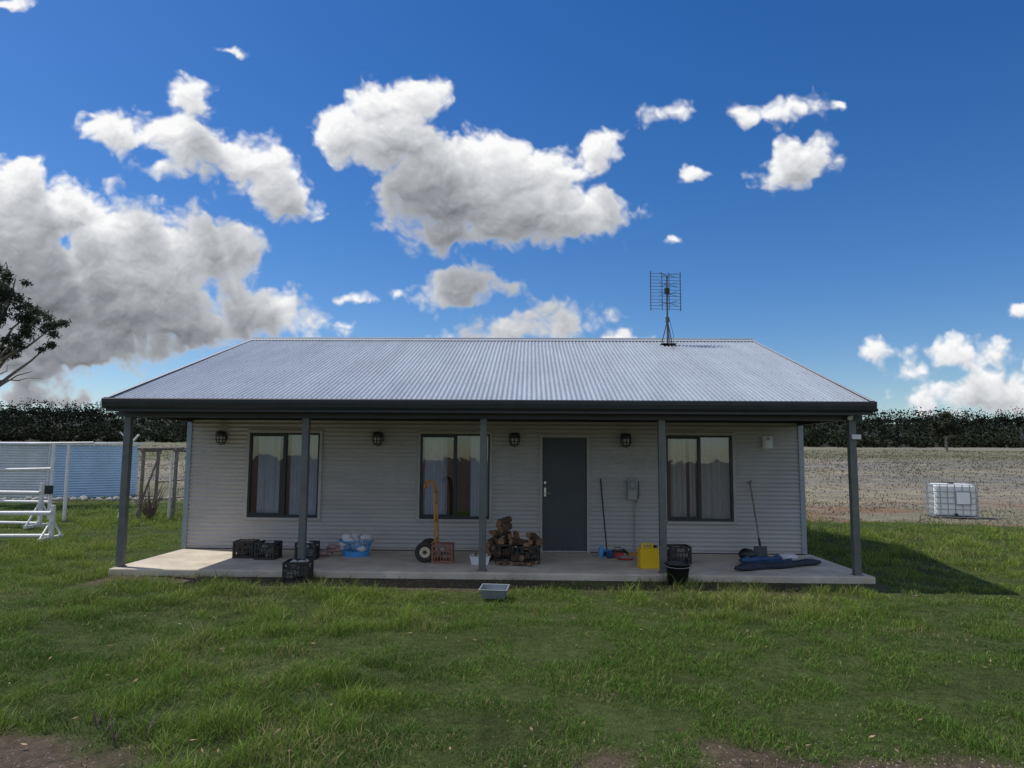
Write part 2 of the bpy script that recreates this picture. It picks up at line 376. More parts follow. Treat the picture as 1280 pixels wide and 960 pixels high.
K=[(1.0,.3,8.1,.82),(2.1,-.3,7.6,.66),(2.8,.2,6.8,.6),(3.4,.1,6.4,.48),(2.7,-.2,6.0,.54),(1.7,.3,5.6,.55),(1.5,-.4,6.7,.75),(.4,.4,7.3,.9),(-.8,.2,8.3,.9),(-2,0,7.6,1),(-3,.5,6.6,.9),(-1.6,-.6,6.5,.9),(-.2,1.2,6.4,.8),(2.1,.0,8.15,.42),(.8,-.5,5.5,.5),(3.1,.5,5.75,.34),(2.2,.5,7.0,.5)]
def brn(p,q,r0,r1,wob=.15):
    P=[];n_=6
    for i in range(n_):
        t=i/(n_-1); P.append((p[0]+(q[0]-p[0])*t+random.uniform(-wob,wob)*(0<i<n_-1),p[1]+(q[1]-p[1])*t+random.uniform(-wob,wob),p[2]+(q[2]-p[2])*t**.85+random.uniform(-wob,wob)*(0<i<n_-1),r0+(r1-r0)*t))
    return P
BR=[brn((.15,0,3.2),(x,y,z),.10,.02) for x,y,z,r in K]+[brn((.2,0,3.3),(2.9,0,4.75),.07,.01),brn((1.6,0,4.4),(3.2,.1,4.5),.03,.006),brn((1.2,0,4.2),(2.2,.1,5.0),.03,.006),brn((0,0,3.),(1.9,-.3,4.4),.05,.008)]
tree('gum_tree',b0,[(0,0,-.1,.33),(.05,0,1.,.26),(.12,0,2.2,.22),(.15,0,3.4,.16),(-.1,.1,5.,.11),(-.3,.1,6.8,.05)],BR,K,2600,.15,(.058,.068,.042))
K2=[(0,0,6.8,2.2),(1.9,0,6.0,1.7),(-2.0,.3,5.7,1.8),(.4,0,8.9,1.5),(-.6,0,4.6,1.6),(2.7,0,4.8,1.2),(-2.6,0,7,1.1)]
tree('gum_tree',(103.5,180,float(H(103.5,180))),[(0,0,-.2,.4),(0,0,3,.3),(.2,0,7,.12)],[brn((0,0,3),k[:3],.16,.05) for k in K2],K2,150,.6,(.05,.058,.035),.2,.6)

# ------------------------------------------------------------------ house
house=empty('corrugated_metal_house')
XL,XR=-6.37,4.95; YW=13.1; YB=19.1; RL,RR=-6.46,5.07; YE,YR,YE2=10.62,16.12,21.6; ZE,ZR=2.56,4.38
PIT=.0762
def corr(mb,x0,x1,z0,z1,y,amp=.0105,axis='x',sgn=-1,k='wall'):
    n=max(2,int(round((z1-z0)/PIT*8))); zz=[z0+(z1-z0)*i/n for i in range(n+1)]
    vs=[]
    for z in zz:
        o=sgn*amp*math.cos(2*math.pi*z/PIT)
        for x in(x0,x1): vs.append((x,y+o,z) if axis=='x' else (y+o,x,z))
    mb.add(vs,[(2*i,2*i+1,2*i+3,2*i+2) for i in range(n)],k,True)
wins=[(-5.20,-3.89,.58,2.13),(-2.02,-.74,.58,2.13),(2.48,3.68,.58,2.13)]; dr=(.17,1.09,0,2.13)
ops=sorted(wins+[dr]); ZT=2.46
mb=MB(); x=XL
for (a,b_,z0,z1) in ops:
    corr(mb,x,a,0.02,ZT,YW); corr(mb,a,b_,z1,ZT,YW)
    if z0>0: corr(mb,a,b_,.02,z0,YW)
    x=b_
corr(mb,x,XR,.02,ZT,YW)
corr(mb,XL,XR,.02,ZT,YB,sgn=1)
corr(mb,YW,YB,.02,ZT,XL,axis='y'); corr(mb,YW,YB,.02,ZT,XR,axis='y',sgn=1)
mb.obj('walls',house)
mb=MB()
def roofz(y): return ZE+(ZR-ZE)*(1-abs(y-YR)/(YR-YE))
for xx in(RL+.05,RR-.05):
    mb.add([(xx,YE+.1,2.47),(xx,YE2-.1,2.47),(xx,YE2-.1,roofz(YE2-.1)-.05),(xx,YR,ZR-.05),(xx,YE+.1,roofz(YE+.1)-.05)],[(0,1,2,3,4)],'wall')
mb.obj('gable_infill',house)
mb=MB(); n=int((RR-RL)/PIT*8); vs=[]
for i in range(n+1):
    x=RL+(RR-RL)*i/n; o=.0085*math.cos(2*math.pi*x/PIT)
    vs+=[(x,YE-.03,ZE+o-.01),(x,YR,ZR+o),(x,YE2,ZE+o)]
mb.add(vs,[f for i in range(n) for f in((3*i,3*i+3,3*i+4,3*i+1),(3*i+1,3*i+4,3*i+5,3*i+2))],'roof',True)
mb.obj('roof',house)
mb=MB()
for s in(-1,1):
    y1=YR+s*.16; z1=roofz(y1)+.014
    mb.add([(RL,YR,ZR+.035),(RR,YR,ZR+.035),(RR,y1,z1),(RL,y1,z1)],[(0,1,2,3)],'cap')
mb.tube([(RL,YR,ZR+.035),(RR,YR,ZR+.035)],.022,8,'cap')
for xx in(RL,RR):
    for ya,yb in((YE-.05,YR),(YR,YE2)):
        za=(ZE if ya<YR else ZR); zb=(ZR if yb==YR else ZE); s=-1 if xx==RL else 1
        mb.add([(xx-s*.06,ya,za+.016),(xx+s*.012,ya,za+.016),(xx+s*.012,yb,zb+.016),(xx-s*.06,yb,zb+.016)],[(0,1,2,3)],'cap')
        mb.add([(xx+s*.012,ya,za+.016),(xx+s*.012,ya,za-.13),(xx+s*.012,yb,zb-.13),(xx+s*.012,yb,zb+.016)],[(0,1,2,3)],'dark')
mb.obj('ridge_and_barge_capping',house)
mb=MB()
for yy in np.arange(YE+.15,YR-.1,.9):
    z=roofz(yy)+.012
    x=RL+.05
    while x<RR: 
        mb.box(x-.006,x+.006,yy-.006,yy+.006,z-.004,z+.003,'galv'); x+=PIT*2
mb.obj('roof_screws',house)
mb=MB()
prof=[(YE+.0,2.555),(YE-.035,2.56),(YE-.085,2.565),(YE-.095,2.55),(YE-.09,2.50),(YE-.075,2.44),(YE-.05,2.415),(YE+.0,2.41)]
for a,b_ in((RL-.02,RR+.02),):
    vs=[(x,y,z) for x in(a,b_) for y,z in prof]; k=len(prof)
    mb.add(vs,[(i,i+1,k+i+1,k+i) for i in range(1,k-1)]+[tuple(range(k)),tuple(range(k,2*k))],'dark')
mb.box(RL,RR,YE+.002,YE+.045,2.37,2.552,'dark')
mb.obj('gutter',house)
mb=MB()
mb.box(RL+.03,RR-.03,10.90,11.02,2.30,2.418,'dark')
for xx in(XL+.02,XR-.08): mb.box(xx,xx+.06,11.021,YW-.012,2.32,2.418,'dark')
mb.obj('verandah_beams',house)
mb=MB(); mb.box(RL+.02,RR-.02,YE+.046,YW+.05,2.42,2.44,'soffit')
x=RL+.6
while x<RR: mb.box(x,x+.012,YE+.05,YW-.015,2.412,2.419,'soffit'); x+=.6
mb.box(RL+.02,RR-.02,YB-.05,YE2-.02,2.42,2.44,'soffit')
mb.box(XL+.03,XR-.03,YW-.03,YW-.012,2.36,2.411,'dark')
mb.obj('soffit',house)
mb=MB()
PX_=[-6.28,-3.48,-.72,2.01,4.89]
for x in PX_:
    mb.box(x-.052,x+.052,10.91,11.01,-.02,2.299,'post'); mb.box(x-.075,x+.075,10.895,11.025,.001,.012,'post')
mb.obj('verandah_posts',house,.006)
mb=MB()
for x,s in((XL,-1),(XR,1)):
    mb.box(min(x,x+s*.02),max(x,x+s*.02),YW-.02,YW+.06,.02,2.42,'corner'); mb.box(min(x-s*.07,x),max(x-s*.07,x),YW-.022,YW-.012,.02,2.36,'corner')
mb.obj('corner_flashing',house)
mb=MB(); mb.box(-6.36,5.08,10.78,YW+.1,-.3,0,'concrete'); mb.box(XL,XR,YW+.1,YB+.02,-.3,-.01,'concrete')
mb.obj('concrete_slab',house,.02)
mb=MB()
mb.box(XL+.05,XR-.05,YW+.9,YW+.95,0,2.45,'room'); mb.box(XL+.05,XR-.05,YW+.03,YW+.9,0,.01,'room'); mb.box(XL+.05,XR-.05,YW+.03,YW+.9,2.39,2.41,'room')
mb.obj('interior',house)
def window(i,a,b_,z0,z1,cur,spans):
    mb=MB(); t=.05
    mb.box(a-t,a,YW-.035,YW+.05,z0-t,z1+t,'wtrim'); mb.box(b_,b_+t,YW-.035,YW+.05,z0-t,z1+t,'wtrim')
    mb.box(a,b_,YW-.035,YW+.05,z1,z1+t,'wtrim'); mb.box(a-.0,b_+.0,YW-.05,YW+.05,z0-t,z0,'wtrim')
    f=.035
    mb.box(a,a+f,YW-.02,YW+.06,z0,z1,'frame'); mb.box(b_-f,b_,YW-.02,YW+.06,z0,z1,'frame')
    mb.box(a+f,b_-f,YW-.02,YW+.06,z1-f,z1,'frame'); mb.box(a+f,b_-f,YW-.02,YW+.06,z0,z0+f*1.4,'frame')
    c=(a+b_)/2; mb.box(c-.03,c+.03,YW-.012,YW+.055,z0+f*1.4,z1-f,'frame')
    mb.box(a+f,c-.03,YW+.0,YW+.03,z0+f*1.4,z0+f*1.4+.03,'frame'); mb.box(a+f,c-.03,YW+.0,YW+.03,z1-f-.03,z1-f,'frame')
    mb.obj('window_frame_%d'%i,house,.003)
    g=MB(); g.add([(a+f,YW+.02,z0+f),(c,YW+.02,z0+f),(c,YW+.02,z1-f),(a+f,YW+.02,z1-f)],[(0,1,2,3)],'glass')
    g.add([(c,YW+.035,z0+f),(b_-f,YW+.035,z0+f),(b_-f,YW+.035,z1-f),(c,YW+.035,z1-f)],[(0,1,2,3)],'glass'); g.obj('glass_%d'%i,house)
    cm=MB()
    for s0,s1 in spans:
        xa=a+(b_-a)*s0; xb=a+(b_-a)*s1; n=int((xb-xa)/.008); vs=[]
        for j in range(n+1):
            x=xa+(xb-xa)*j/n; y=YW+.10+.022*math.sin(2*math.pi*x/.105+math.sin(x*9))+.010*math.sin(x*37)
            vs+=[(x,y,z0-.05),(x+.004*math.sin(x*30),y*1.0,z1+.02)]
        cm.add(vs,[(2*j,2*j+2,2*j+3,2*j+1) for j in range(n)],cur,True)
    cm.obj('curtain_%d'%i,house)
window(1,*wins[0],'curtain',[(.10,.42),(.56,.98)])
window(2,*wins[1],'curtain',[(.03,.38),(.72,1.)])
window(3,*wins[2],'curtain2',[(.08,.32),(.37,.46),(.54,.99)])
mb=MB(); a,b_,_,z1=dr
mb.box(a,a+.055,YW-.03,YW+.08,0,z1,'wtrim'); mb.box(b_-.055,b_,YW-.03,YW+.08,0,z1,'wtrim'); mb.box(a+.055,b_-.055,YW-.03,YW+.08,z1-.055,z1,'wtrim')
mb.box(a+.055,b_-.055,YW+.0,YW+.09,.003,.03,'galv')
mb.obj('door_frame',house,.004)
mb=MB(); mb.box(a+.058,b_-.058,YW+.02,YW+.06,.033,z1-.058,'door')
mb.box(a+.085,a+.125,YW+.012,YW+.0195,1.0,1.16,'chrome'); mb.tube([(a+.105,YW+.012,1.06),(a+.105,YW-.035,1.06),(a+.21,YW-.035,1.06)],.009,8,'chrome')
mb.tube([(a+.105,YW+.0195,1.25),(a+.105,YW+.005,1.25)],.022,12,'chrome')
mb.obj('door',house,.002)
for i,x in enumerate([-5.71,-2.80,-.287,1.74]):
    mb=MB(); z=2.03
    mb.tube([(x,YW-.01,z),(x,YW-.035,z)],.085,18,'dark')
    mb.lathe([(.03,.13),(.085,.115),(.10,.07),(.102,.03),(.085,.02)],(x,YW-.10,z),18,'dark')
    mb.lathe([(.08,.02),(.085,-.03),(.07,-.09),(.03,-.115),(.001,-.12)],(x,YW-.10,z),18,'lampglass')
    for k in range(8):
        t=k*math.pi/4; P=[(x+.088*math.cos(t),YW-.10+.088*math.sin(t),z+.02),(x+.092*math.cos(t),YW-.10+.092*math.sin(t),z-.04),(x+.06*math.cos(t),YW-.10+.06*math.sin(t),z-.10),(x,YW-.10,z-.128)]
        mb.tube(P,.010,5,'dark')
    for zz,rr in((-.04,.093),(-.09,.072)): mb.tube([(x+rr*math.cos(t),YW-.1+rr*math.sin(t),z+zz) for t in np.linspace(0,6.283,17)],.009,5,'dark',caps=False)
    mb.obj('wall_lamp_%d'%(i+1),house)
mb=MB(); x,z=4.31,2.03
mb.box(x-.09,x+.09,YW-.075,YW-.01,z-.13,z+.09,'white'); mb.box(x-.06,x+.06,YW-.10,YW-.076,z-.09,z+.02,'white'); mb.box(x-.03,x+.03,YW-.105,YW-.101,z+.03,z+.06,'grey')
mb.obj('alarm_box',house,.015)
mb=MB(); x,z=1.86,1.15
mb.box(x-.09,x+.07,YW-.10,YW-.01,z-.19,z+.19,'lightgrey'); mb.box(x-.07,x+.05,YW-.112,YW-.101,z-.02,z+.16,'grey'); mb.tube([(x-.01,YW-.115,z+.08),(x-.01,YW-.101,z+.08)],.04,14,'lightgrey')
mb.tube([(x+.03,YW-.03,z-.19),(x+.03,YW-.03,.0)],.013,8,'lightgrey'); mb.tube([(x+.115,YW-.03,z+.14),(x+.115,YW-.04,z-.1),(x+.06,YW-.03,z-.25)],.008,6,'black')
mb.obj('meter_box',house,.01)
mb=MB(); mb.tube([(4.84,10.84,2.36),(4.80,10.78,2.33)],.035,10,'white'); mb.box(4.86,4.99,10.86,10.905,2.02,2.09,'white'); mb.obj('security_light',house)
mb=MB(); mb.tube([(XR+.06,YB-.1,2.4),(XR+.06,YB-.1,0)],.045,10,'corner'); mb.obj('downpipe',house)

# ------------------------------------------------------------------ antenna
e=empty('tv_antenna',(3.02,15.55,roofz(15.55)))
mb=MB()
mb.tube([(0,0,0.0),(0,0,1.55)],.02,8,'aerial')
for a in(0,2.1,4.2): mb.tube([(.15*math.cos(a+.5),.15*math.sin(a+.5),-.02 if a!=4.2 else -.03),(0,0,.55)],.011,6,'aerial')
mb.box(-.16,.16,-.14,.14,.005,.018,'aerial'); mb.box(-.035,.035,-.03,.03,.5,.62,'aerial'); mb.box(-.05,.05,-.04,.04,1.15,1.27,'black')
mb.obj('mast',e)
mb=MB()
for x in(-.34,.34): mb.tube([(x,.1,.78),(x,.1,1.68)],.010,6,'aerial')
for i in range(12): z=.82+i*.073; mb.tube([(-.36,.1,z),(.36,.1,z)],.0055,5,'aerial')
for x in(-.08,.08): mb.tube([(x,.1,.80),(x,.1,1.66)],.008,6,'aerial')
for i in range(4):
    z=.92+i*.21
    for s in(-1,1):
        mb.tube([(s*.03,-.05,z),(s*.2,-.08,z+.05)],.006,5,'aerial'); mb.tube([(s*.03,-.05,z),(s*.2,-.08,z-.05)],.006,5,'aerial'); mb.tube([(0,0,z),(s*.03,-.05,z)],.006,5,'aerial')
mb.tube([(-.015,-.05,.9),(.015,-.05,1.12),(-.015,-.05,1.34),(.015,-.05,1.56)],.004,5,'dark')
mb.obj('reflector_and_elements',e); e.rotation_euler[2]=.12
mb=MB(); mb.tube([(0.03,-.02,.6),(.1,-.1,.2),(.05,-.2,.0),(-.1,-.6,-.17)],.005,5,'black'); mb.obj('cable',e)

# ------------------------------------------------------------------ milk crates
def crate(name,loc,rz,k='blackdusty',w=.34,hh=.28,fill=None):
    mb=MB(); a=w/2; t=.012
    for sx in(-1,1):
        for sy in(-1,1): mb.box(sx*a-(.03 if sx>0 else 0),sx*a+(0 if sx>0 else .03),sy*a-(.03 if sy>0 else 0),sy*a+(0 if sy>0 else .03),0,hh,k)
    mb.box(-a+.03,a-.03,-a+.03,a-.03,.004,.014,k)
    for s in range(4):
        T=Matrix.Rotation(s*math.pi/2,4,'Z')
        y0,y1=-a+.001,-a+t
        mb.box(-a+.03,a-.03,y0,y1,hh-.035,hh-.001,k,T); mb.box(-a+.03,a-.03,y0,y1,0.001,.04,k,T)
        mb.box(-a+.03,a-.03,y0+.001,y1-.001,hh*.62,hh*.62+.018,k,T); mb.box(-a+.03,a-.03,y0+.001,y1-.001,hh*.36,hh*.36+.014,k,T)
        for j in range(6):
            x=-a+.03+(w-.06)*(j+.5)/6; mb.box(x-.007,x+.007,y0+.002,y1-.002,.04,hh*.62,k,T)
        for x in(-.09,.09): mb.box(x-.03,x+.03,y0+.002,y1-.002,hh*.62+.018,hh-.035,k,T)
    if fill:
        for j in range(14):
            mb.blob((random.uniform(-a+.07,a-.07),random.uniform(-a+.07,a-.07),random.uniform(.06,hh-.03)),(.06,.05,.05),fill,.25,8)
    return mb.obj(name,None,.0015,loc,rz)
gz=float(H(-3.39,10.4))
crate('milk_crate',(-4.80,12.12,0),.04,fill='twig'); crate('milk_crate',(-4.37,11.98,0),-.05,fill='lightgrey'); crate('milk_crate',(-3.72,12.0,0),.08,fill='whitecloth')
crate('milk_crate',(-3.38,10.50,gz),.05,w=.36,hh=.29,fill='lightgrey')
crate('milk_crate',(-1.42,11.80,0),.03,'redplast',.34,.30,fill='lightgrey')
crate('milk_crate',(-.02,11.85,0),-.06,w=.37); crate('milk_crate',(-.43,12.1,0),.1,w=.34)
crate('milk_crate',(2.46,12.03,0),.04,w=.35,fill='lightgrey')
# ------------------------------------------------------------------ laundry basket
mb=MB(); 
def ring(z,a,b_,r,k): 
    P=[(a*math.cos(t),b_*math.sin(t),z) for t in np.linspace(0,2*math.pi,33)]; mb.tube(P,r,6,k,caps=False)
mb.lathe([(.20,0),(.205,.09)],(0,0,0),28,'blue',sx=1,sy=.75); mb.lathe([(.001,.005),(.2,.005)],(0,0,0),28,'blue',sx=1,sy=.75)
mb.lathe([(.232,.24),(.27,.26),(.275,.245)],(0,0,0),28,'blue',sx=1.02,sy=.78); ring(.17,.222,.168,.006,'blue'); ring(.25,.275,.212,.008,'blue')
for j in range(30):
    t=2*math.pi*j/30; mb.tube([(.205*math.cos(t),.154*math.sin(t),.08),(.236*math.cos(t),.181*math.sin(t),.245)],.008,5,'blue')
for j in range(20): mb.blob((random.uniform(-.17,.17),random.uniform(-.1,.1),random.uniform(.1,.31)),(.09,.07,.055),'whitecloth',.2,9)
mb.obj('laundry_basket',None,0,(-3.0,12.4,0)).scale=(1.12,1.1,1.05)
mb=MB()
for j in range(7): mb.blob((random.uniform(-.14,.14),random.uniform(-.08,.08),.04+.02*j%3),(.10,.08,.045),'pinkcloth',.22,9)
mb.obj('crumpled_blanket',None,0,(-3.42,12.3,0))

# ------------------------------------------------------------------ hand truck
e=empty('hand_truck',(-1.70,11.95,0)); mb=MB()
for y in(-.17,.17):
    mb.tube([(.17,y,.05),(.14,y,.6),(.12,y,1.15),(.09,y,1.27),(.03,y*.9,1.31),(-.03,y*.8,1.28),(-.05,y*.8,1.2)],.017,8,'orange')
    mb.tube([(.15,y,.35),(.0,y,.20)],.012,6,'orange'); mb.tube([(.17,y,.08),(-.0,y,.17)],.014,6,'orange')
mb.tube([(-.05,-.14,1.2),(-.06,0,1.19),(-.05,.14,1.2)],.016,8,'orange')
for z,x in((.35,.155),(.65,.138),(.95,.128),(1.12,.12)): mb.box(x-.006,x+.006,-.17,.17,z-.02,z+.02,'orange')
mb.tube([(0,-.26,.17),(0,.26,.17)],.011,8,'galv'); mb.obj('frame',e)
mb=MB(); mb.box(.16,.38,-.2,.2,.012,.022,'orange'); mb.box(.155,.165,-.2,.2,.012,.16,'orange'); mb.obj('toe_plate',e)
for i,y in enumerate((-.26,.26)):
    mb=MB(); P=[(.125*math.cos(t),y,.17+.125*math.sin(t)) for t in np.linspace(0,2*math.pi,29)]
    mb.tube(P,.043,10,'rubber',caps=False); mb.tube([(0,y-.02,.17),(0,y+.02,.17)],.088,20,'hub'); mb.tube([(0,y-.035,.17),(0,y+.035,.17)],.03,12,'black'); mb.obj('wheel_%d'%(i+1),e)

# ------------------------------------------------------------------ firewood
mb=MB()
def log(c,L_,r,rot):
    T=Matrix.Translation(c)@Euler(rot).to_matrix().to_4x4(); n=9; wedge=random.random()<.55
    ang=[2*math.pi*j/n for j in range(n)]; rr=[r*random.uniform(.8,1.15)*(1 if not wedge or j<5 else .45) for j in range(n)]
    vs=[]
    for s in(-1,0,1):
        for j in range(n): q=random.uniform(.93,1.07); vs.append(T@Vector((rr[j]*q*math.cos(ang[j]),s*L_/2,rr[j]*q*math.sin(ang[j]))))
    fs=[(i*n+j,i*n+(j+1)%n,(i+1)*n+(j+1)%n,(i+1)*n+j) for i in range(2) for j in range(n)]
    mb.add(vs,fs,'bark' if random.random()<.7 else 'woodend'); mb.add(vs[:n],[tuple(range(n))],'woodend'); mb.add(vs[-n:],[tuple(range(n))],'woodend')
for x,z,y in[(-.53,.12,12.1),(-.40,.11,12.1),(-.33,.2,12.1),(-.5,.23,12.1),(-.42,.32,12.1),(-.55,.33,12.12),(-.30,.30,12.15),(-.47,.42,12.12),(-.36,.42,12.1),(-.42,.52,12.15),(-.49,.55,12.2),(-.44,.63,12.2),(-.12,.12,11.85),(.03,.13,11.85),(-.07,.23,11.85),(.08,.24,11.85),(-.1,.33,11.88),(.04,.34,11.85),(-.02,.43,11.9),(-.2,.30,12.0),(-.22,.15,12.1),(-.66,.06,12.0),(-.72,.14,12.15),(-.25,.06,12.35),(-.1,.06,12.4),(.1,.36,11.95),(-.62,.42,12.25),(-.64,.2,12.2),(-.6,.3,12.3),(-.24,.42,12.2),(-.2,.08,11.75)]:
    log(Vector((x,y,z)),random.uniform(.24,.36),random.uniform(.045,.07),(random.uniform(-.35,.35),random.uniform(-3,3),random.uniform(-.9,.9)))
for i in range(8): log(Vector((random.uniform(-.65,.3),random.uniform(11.35,11.75),.035)),random.uniform(.1,.2),random.uniform(.02,.035),(0,random.uniform(-3,3),random.uniform(-2,2)))
mb.obj('firewood_pile')
def tub(name,k,loc,w0,d0,w1,d1,hh,rz=0,tilt=0,t=.008,rim=.02,bev=.01):
    mb=MB()
    def ringv(w,d,z): return [(-w/2,-d/2,z),(w/2,-d/2,z),(w/2,d/2,z),(-w/2,d/2,z)]
    rs=[ringv(w0,d0,0),ringv(w1,d1,hh),ringv(w1+rim,d1+rim,hh),ringv(w1+rim,d1+rim,hh+.01),ringv(w1-2*t,d1-2*t,hh+.01),ringv(w0-2*t,d0-2*t,t)]
    vs=[v for r in rs for v in r]; fs=[(3,2,1,0)]+[(i*4+j,i*4+(j+1)%4,(i+1)*4+(j+1)%4,(i+1)*4+j) for i in range(5) for j in range(4)]+[(20,21,22,23)]
    mb.add(vs,fs,k); o=mb.obj(name,None,bev,loc,rz); o.rotation_euler[0]=tilt; return o
tub('white_tub','white',(-.80,11.62,0),.26,.22,.32,.26,.13,.05)
mb=MB()
for i in range(5): mb.box(-.12+.05*i,-.08+.05*i,-.06,.05,.05,.15+.03*(i%3),'woodend',Matrix.Rotation(.15*i-.3,4,'Y'))
mb.obj('kindling',None,.004,(-.80,11.62,0.01))
tub('grey_basin','grey',(-.45,9.35,float(H(-.45,9.35))+.03),.27,.20,.35,.27,.12,-.12,.1)
mb=MB(); mb.box(-.15,.15,-.10,.10,0,.31,'yellow'); mb.box(-.151,.151,-.04,.04,.08,.11,'yellow')
mb.box(-.09,.05,-.025,.025,.311,.325,'yellow'); mb.box(-.11,-.08,-.025,.025,.30,.37,'yellow'); mb.box(.05,.08,-.025,.025,.30,.37,'yellow'); mb.box(-.11,.08,-.024,.024,.355,.38,'yellow'); mb.tube([(.115,0,.30),(.115,0,.35)],.03,12,'black')
mb.obj('yellow_jerry_can',None,.018,(1.86,11.42,0),.12)
gz2=float(H(2.12,10.6)); mb=MB()
mb.lathe([(.001,.0),(.125,.0),(.135,.02),(.178,.27),(.192,.275),(.192,.30),(.176,.30),(.17,.27),(.128,.02),(.001,.02)],(0,0,0),28,'black')
mb.tube([(.19*math.cos(t),-.10*math.sin(t)-.08,.27-.03*math.sin(t)) for t in np.linspace(0,math.pi,12)],.005,5,'galv')
mb.lathe([(.001,.20),(.16,.2)],(0,0,0),20,'bark',jit=.02)
mb.obj('black_bucket',None,0,(2.13,10.50,gz2+.02))

mb=MB(); mb.tube([(1.36,12.80,.09),(1.28,13.05,1.33)],.013,8,'navy'); 
T=Matrix.Translation((1.37,12.78,0))
mb.box(-.14,.14,-.03,.03,.06,.10,'blue',T)
for i in range(26):
    x=-.13+.26*i/25; mb.tube([T@Vector((x,random.uniform(-.02,.02),.062)),T@Vector((x*1.1,random.uniform(-.03,.03),.002))],.006,4,'black')
mb.obj('broom')
mb=MB(); mb.tube([(3.93,12.42,.22),(3.975,13.06,1.30)],.015,8,'timber'); mb.tube([(3.926,12.36,.12),(3.935,12.5,.35)],.021,8,'dark')
vs=[];n=8
for i in range(n+1):
    t=i/n; w=.115*(1-.5*max(0,(t-.6)/.4)**2)
    for j in range(7):
        s=-1+2*j/6; vs.append((3.92+s*w-.02*t,12.38-.05*t+.03*s*s-.02,.24-.235*t))
mb.add(vs,[(i*7+j,i*7+j+1,(i+1)*7+j+1,(i+1)*7+j) for i in range(n) for j in range(6)],'dark',True)
mb.tube([(3.94,13.02,1.28),(4.0,13.05,1.31)],.02,8,'timber')
mb.obj('shovel')
e=empty('toolbox',(1.52,12.55,0)); mb=MB(); mb.box(-.10,.10,-.07,.07,0,.09,'red'); mb.box(-.10,.10,-.07,.07,.092,.125,'black'); mb.tube([(-.06,0,.12),(-.05,0,.17),(.05,0,.17),(.06,0,.12)],.008,6,'black'); mb.obj('case',e,.006)
mb=MB(); mb.tube([(0,0,.0),(0,0,.15),(0,0,.18),(0,0,.21)],[.05,.05,.02,.02],14,'blue'); mb.obj('spray_bottle',None,0,(1.24,12.6,0))
mb=MB(); mb.box(-.07,.07,-.04,.04,.0,.08,'orange'); mb.tube([(-.05,0,.06),(-.16,0,.14)],.022,8,'black'); mb.tube([(.06,0,.05),(.13,0,.05)],.018,8,'orange'); mb.obj('power_drill',None,.006,(1.76,12.6,0),.3)
mb=MB(); mb.lathe([(.001,0),(.06,0),(.075,.10),(.075,.11)],(0,0,0),16,'bluefab'); mb.obj('plastic_pot',None,0,(1.38,12.45,0))
mb=MB()
for j in range(3): mb.tube([((.12+.01*j)*math.cos(t),(.09+.006*j)*math.sin(t),.012+.017*j) for t in np.linspace(0,6.283,22)],.009,6,'red' if j<2 else 'galv',caps=False)
mb.obj('coiled_hose',None,0,(1.62,12.28,0))

def lump(mb,path,rads,k,n=12,flat=.75,j=.12):
    P=[Vector(p) for p in path]; vs=[];m=len(P)
    for i,p in enumerate(P):
        d=(P[min(i+1,m-1)]-P[max(i-1,0)]).normalized(); a=d.cross(Vector((0,0,1))).normalized()
        for q in range(n):
            t=2*math.pi*q/n; r=rads[i]*random.uniform(1-j,1+j); vs.append(p+a*r*math.cos(t)+Vector((0,0,1))*r*flat*math.sin(t))
    mb.add(vs,[(i*n+q,i*n+(q+1)%n,(i+1)*n+(q+1)%n,(i+1)*n+q) for i in range(m-1) for q in range(n)],k,True)
    mb.add(vs[:n],[tuple(range(n))],k); mb.add(vs[-n:],[tuple(range(n))],k)
mb=MB()
pts=[(3.12+1.6*t,11.10+.8*t+.03*math.sin(9*t),.05) for t in np.linspace(0,1,14)]
lump(mb,pts,[.02]+[.06+.015*math.sin(i*1.3) for i in range(12)]+[.04],'navy')
pts=[(3.18+1.45*t,11.28+.75*t+.03*math.sin(7*t),.045) for t in np.linspace(0,1,14)]
lump(mb,pts,[.02]+[.055+.012*math.sin(i*1.9) for i in range(12)]+[.04],'navy')
mb.obj('rolled_canvas')
mb=MB()
lump(mb,[(3.45+.95*t,11.95+.35*t,.055) for t in np.linspace(0,1,16)],[.04]+[.062+.02*math.sin(i*2.1) for i in range(14)]+[.05],'bluefab',j=.3)
lump(mb,[(3.6+.75*t,11.78+.3*t,.03) for t in np.linspace(0,1,14)],[.02]+[.036+.012*math.sin(i*1.7) for i in range(12)]+[.02],'bluefab',j=.3)
mb.obj('blue_tarp')
mb=MB(); lump(mb,[(4.15+.35*t,12.25+.05*t,.07) for t in np.linspace(0,1,7)],[.04]+[.075]*5+[.04],'whitecloth'); mb.obj('folded_sheet')
mb=MB(); lump(mb,[(3.55+.25*t,12.3+.05*t,.1) for t in np.linspace(0,1,7)],[.06,.1,.12,.12,.11,.09,.05],'black',flat=.9); mb.obj('black_bag')

